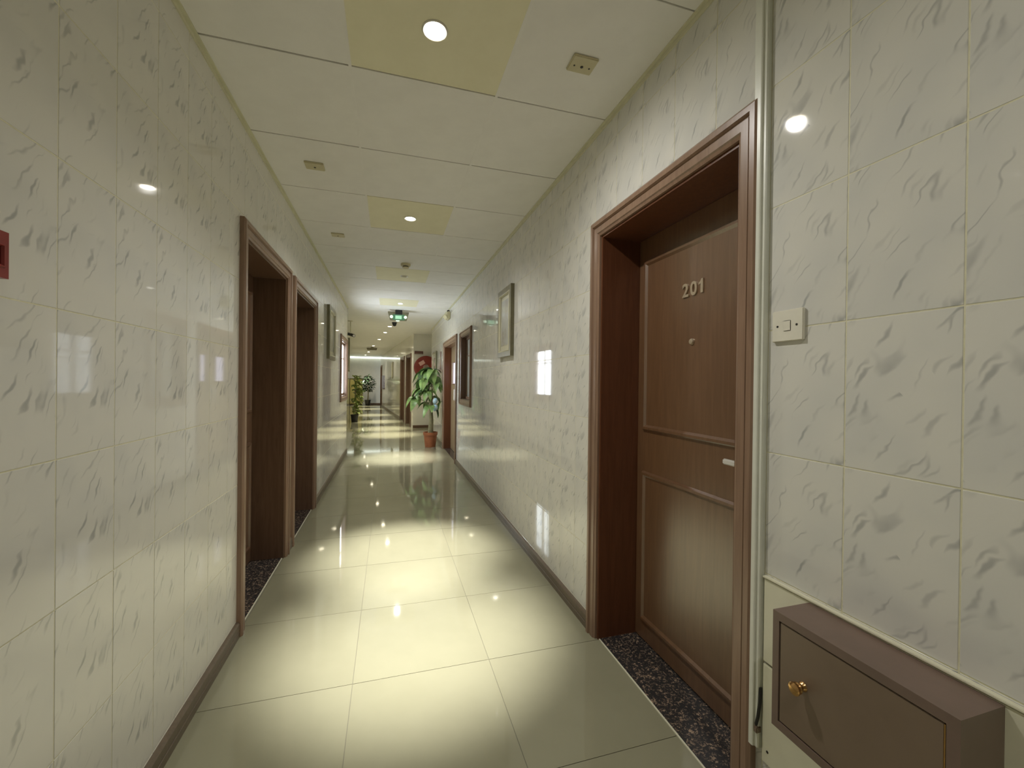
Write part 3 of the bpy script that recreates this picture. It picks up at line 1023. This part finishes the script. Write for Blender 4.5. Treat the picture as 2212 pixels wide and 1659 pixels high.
for yy in (RC[1] - 0.160, RC[1] - 0.152):
    for dx, dz in ((-0.075, -0.05), (0.075, -0.05), (0.075, 0.05), (-0.075, 0.05)):
        vs.append((RC[0] - 0.112 + dx * ca - dz * sa, yy, RC[2] + 0.118 + dx * sa + dz * ca))
lab.add(vs, [(0, 1, 2, 3), (7, 6, 5, 4), (0, 4, 5, 1), (1, 5, 6, 2), (2, 6, 7, 3), (3, 7, 4, 0)]).build('sticker', M['paper'], dsk)
t = thing('reel_sign', (0.76, 11.45, 1.995), 'dull red sign plate above the fire hose reel', 'sign')
MB().box(FF, (11.432, 11.45), (0.65, 0.875), (1.985, 2.065)).build('plate', M['signred'], t, bevel=0.003)
MB().box(FF, (11.431, 11.4325), (0.665, 0.86), (1.992, 2.014)).build('stripe', M['hub'], t)


# ------------------------------------------------------------------ plants
def leaf_mesh(name, L, W, droop, m):
    q = MB()
    n = 7
    vs, fs = [], []
    for i in range(n + 1):
        s = i / n
        ww = W * 0.5 * (math.sin(math.pi * min(1, s ** 0.8)) ** 0.75) + 0.0015
        xx = L * s * (1 - 0.25 * droop * s)
        zz = -droop * L * 0.75 * s * s + 0.10 * L * s
        vs += [(xx, -ww, zz + ww * 0.35), (xx, 0, zz), (xx, ww, zz + ww * 0.35)]
    for i in range(n):
        a = i * 3
        fs += [(a, a + 1, a + 4, a + 3), (a + 1, a + 2, a + 5, a + 4)]
    # underside gives the blade thickness
    k = len(vs)
    vs += [(x_, y_, z_ - 0.0012) for x_, y_, z_ in vs]
    fs += [tuple(reversed([i + k for i in f])) for f in fs]
    me = bpy.data.meshes.new(name)
    me.from_pydata(vs, [], fs)
    me.materials.append(m)
    me.shade_smooth()
    return me


def pot(t, c, r0_, r1_, h, m, nm='pot'):
    o = MB().lathe(c, (0, 0, 1), [(r0_, 0.0), (r1_ * 0.97, h * 0.78), (r1_ * 0.97, h * 0.80), (r1_ * 1.06, h * 0.81), (r1_ * 1.08, h), (r1_ * 0.95, h), (r1_ * 0.93, h * 0.9)], 32).build(nm, m, t, smooth=True)
    MB().lathe(c, (0, 0, 1), [(r1_ * 0.94, h * 0.88), (r1_ * 0.8, h * 0.905), (r1_ * 0.3, h * 0.91)], 24).build('soil', M['soil'], t, smooth=True)
    return o


P = Vector((0.775, 8.13, 0))
t = thing('potted_plant', P, 'large leafy green plant in a terracotta pot beside the double door', 'plant', 'potted plants')
pot(t, P, 0.100, 0.128, 0.285, M['terracotta'])
rp = random.Random(11)
trunk = [P + Vector(v) for v in ((0, 0, 0.24), (0.012, 0, 0.5), (0.0, 0.01, 0.8), (0.02, 0.0, 1.1), (0.0, 0, 1.36))]
MB().tube(trunk, [0.055, 0.045, 0.034, 0.022, 0.012], 10).build('trunk', M['bark'], t, smooth=True)
variants = [leaf_mesh('leaf', 0.31, 0.125, 0.85, M['leafg']), leaf_mesh('leaf', 0.28, 0.12, 1.2, M['leafg']), leaf_mesh('leaf', 0.34, 0.14, 1.0, M['leafg']), leaf_mesh('leaf', 0.29, 0.12, 0.7, M['leafd'])]
nodes = [(0.74, 4.6, 0.16), (0.78, 1.9, 0.14), (0.80, -0.7, 0.26), (0.86, 2.9, 0.28), (0.92, 0.9, 0.10), (1.00, 4.3, 0.22), (1.04, 3.4, 0.22), (1.12, 2.1, 0.16), (1.18, 5.4, 0.14), (1.24, 3.9, 0.18),
         (1.30, 0.6, 0.10), (1.36, 2.6, 0.16), (1.42, 4.9, 0.14), (1.44, 1.5, 0.08), (1.46, 3.3, 0.06)]
for z, ang, ln in nodes:
    f = max(0, min(1, (z - 0.24) / 1.12))
    base = P + Vector((0.005, 0, z - 0.10))
    tip = base + Vector((math.cos(ang) * ln, math.sin(ang) * ln, 0.12 + ln * 0.25))
    MB().tube([base, base.lerp(tip, 0.5) + Vector((0, 0, 0.03)), tip], [0.008, 0.006, 0.004], 6).build('branch', M['bark'], t, smooth=True)
    for i in range(5):
        a = ang + (i - 2) * 0.85 + rp.uniform(-0.2, 0.2)
        me = variants[rp.choice((0, 1, 2, 0, 1, 3))]
        eul = Euler((rp.uniform(-0.3, 0.3), rp.uniform(-0.25, 0.45), a))
        sc = rp.uniform(0.75, 1.1)
        rm = eul.to_matrix()
        while sc > 0.45 and max((tip + rm @ (v.co * sc)).x for v in me.vertices) > 0.985:
            sc *= 0.9
        if sc <= 0.45:
            continue
        o = inst('leaf', me, t, tip)
        o.rotation_euler = eul
        o.scale = (sc, sc, sc)
# pale blue rounded shapes low in the foliage
q = MB()
for dz, s in ((0.0, 1.0), (0.125, 0.92)):
    c = Vector((0.835, 7.88, 0.765 + dz))
    q.lathe(c, (0.15, -0.4, 1), [(0.010, -0.068 * s), (0.045 * s, -0.03), (0.052 * s, 0.012), (0.034 * s, 0.048), (0.012, 0.060)], 9)
o = q.build('pale_blue_form', M['pale_blue_form'], t)
o['label'] = 'pale blue shapes in the leaves'


def bush(name, base, pot_r, pot_h, trunk_h, crown, n, m, label, pm, seed, lsize, lim=-9.0):
    base = Vector(base)
    r = random.Random(seed)
    t = thing(name, base, label, 'plant', 'potted plants')
    pot(t, base, pot_r * 0.8, pot_r, pot_h, pm)
    MB().tube([base + Vector((0, 0, pot_h * 0.8)), base + Vector((0.02, 0, trunk_h)), base + Vector((0, 0.02, crown[1]))], [0.03, 0.025, 0.012], 8).build('trunk', M['bark'], t, smooth=True)
    vs, fs = [], []
    for i in range(n):
        z = crown[0] + (crown[1] - crown[0]) * r.random()
        f = (z - crown[0]) / (crown[1] - crown[0])
        rad = crown[2] * math.sin(math.pi * (0.15 + 0.78 * f)) * r.uniform(0.25, 1)
        a = r.uniform(0, 2 * math.pi)
        c = base + Vector((math.cos(a) * rad, math.sin(a) * rad, z))
        d = Vector((math.cos(a + r.uniform(-.6, .6)), math.sin(a + r.uniform(-.6, .6)), r.uniform(-0.9, 0.5))).normalized()
        s = d.cross(Vector((0, 0, 1))).normalized() * lsize * 0.24
        up = s.cross(d).normalized() * lsize * 0.08
        k = len(vs)
        L = lsize * r.uniform(0.8, 1.2)
        if min(c.x, (c + d * L).x) - abs(s.x) < lim:
            continue
        vs += [tuple(c), tuple(c + d * L * 0.45 + s + up), tuple(c + d * L), tuple(c + d * L * 0.45 - s + up), tuple(c + d * L * 0.45 - up * 0.4)]
        fs += [(k, k + 1, k + 4), (k + 1, k + 2, k + 4), (k + 2, k + 3, k + 4), (k + 3, k, k + 4)]
    q = MB()
    q.add(vs, fs)
    me = bpy.data.meshes.new('foliage')
    me.from_pydata([tuple(Vector(v) - base) for v in vs], [], fs)
    me.materials.append(m)
    o = inst('foliage', me, t, base)
    o['kind'] = 'stuff'


bush('potted_plant', (-0.995, 13.5, 0), 0.11, 0.22, 0.5, (0.28, 1.42, 0.15), 230, M['leafy'], 'yellow green bushy plant standing against the left wall past the bend', M['black'], 3, 0.20, -1.135)
bush('potted_plant', (-1.02, 22.2, 0), 0.14, 0.28, 0.6, (0.72, 1.52, 0.30), 220, M['leafd'], 'dark green round plant in front of the far end wall', M['black'], 5, 0.20)

# yellow cabinet at the end
t = thing('storage_cabinet', (-1.62, 22.55, 0), 'yellow cabinet against the far end wall left of the dark plant', 'cabinet')
MB().box(FF, (22.6, 23.09), (-1.90, -1.30), (0.06, 1.33)).build('body', M['cabyellow'], t, bevel=0.006)
MB().box(FF, (22.56, 23.095), (-1.91, -1.28), (1.33, 1.37)).build('top', M['gold'], t, bevel=0.004)
MB().box(FF, (22.64, 23.05), (-1.88, -1.33), (0.0, 0.06)).build('plinth', M['dark'], t)
for a, b, k in ((-1.895, -1.605, -1.63), (-1.595, -1.305, -1.57)):
    d = MB().box(FF, (22.58, 22.60), (a, b), (0.09, 1.30)).build('door', M['cabyellow'], t, bevel=0.003)
    MB().lathe((k, 22.58, 0.75), (0, -1, 0), [(0.006, 0), (0.006, 0.015), (0.013, 0.02), (0.008, 0.028)], 10).build('knob', M['brass'], d)
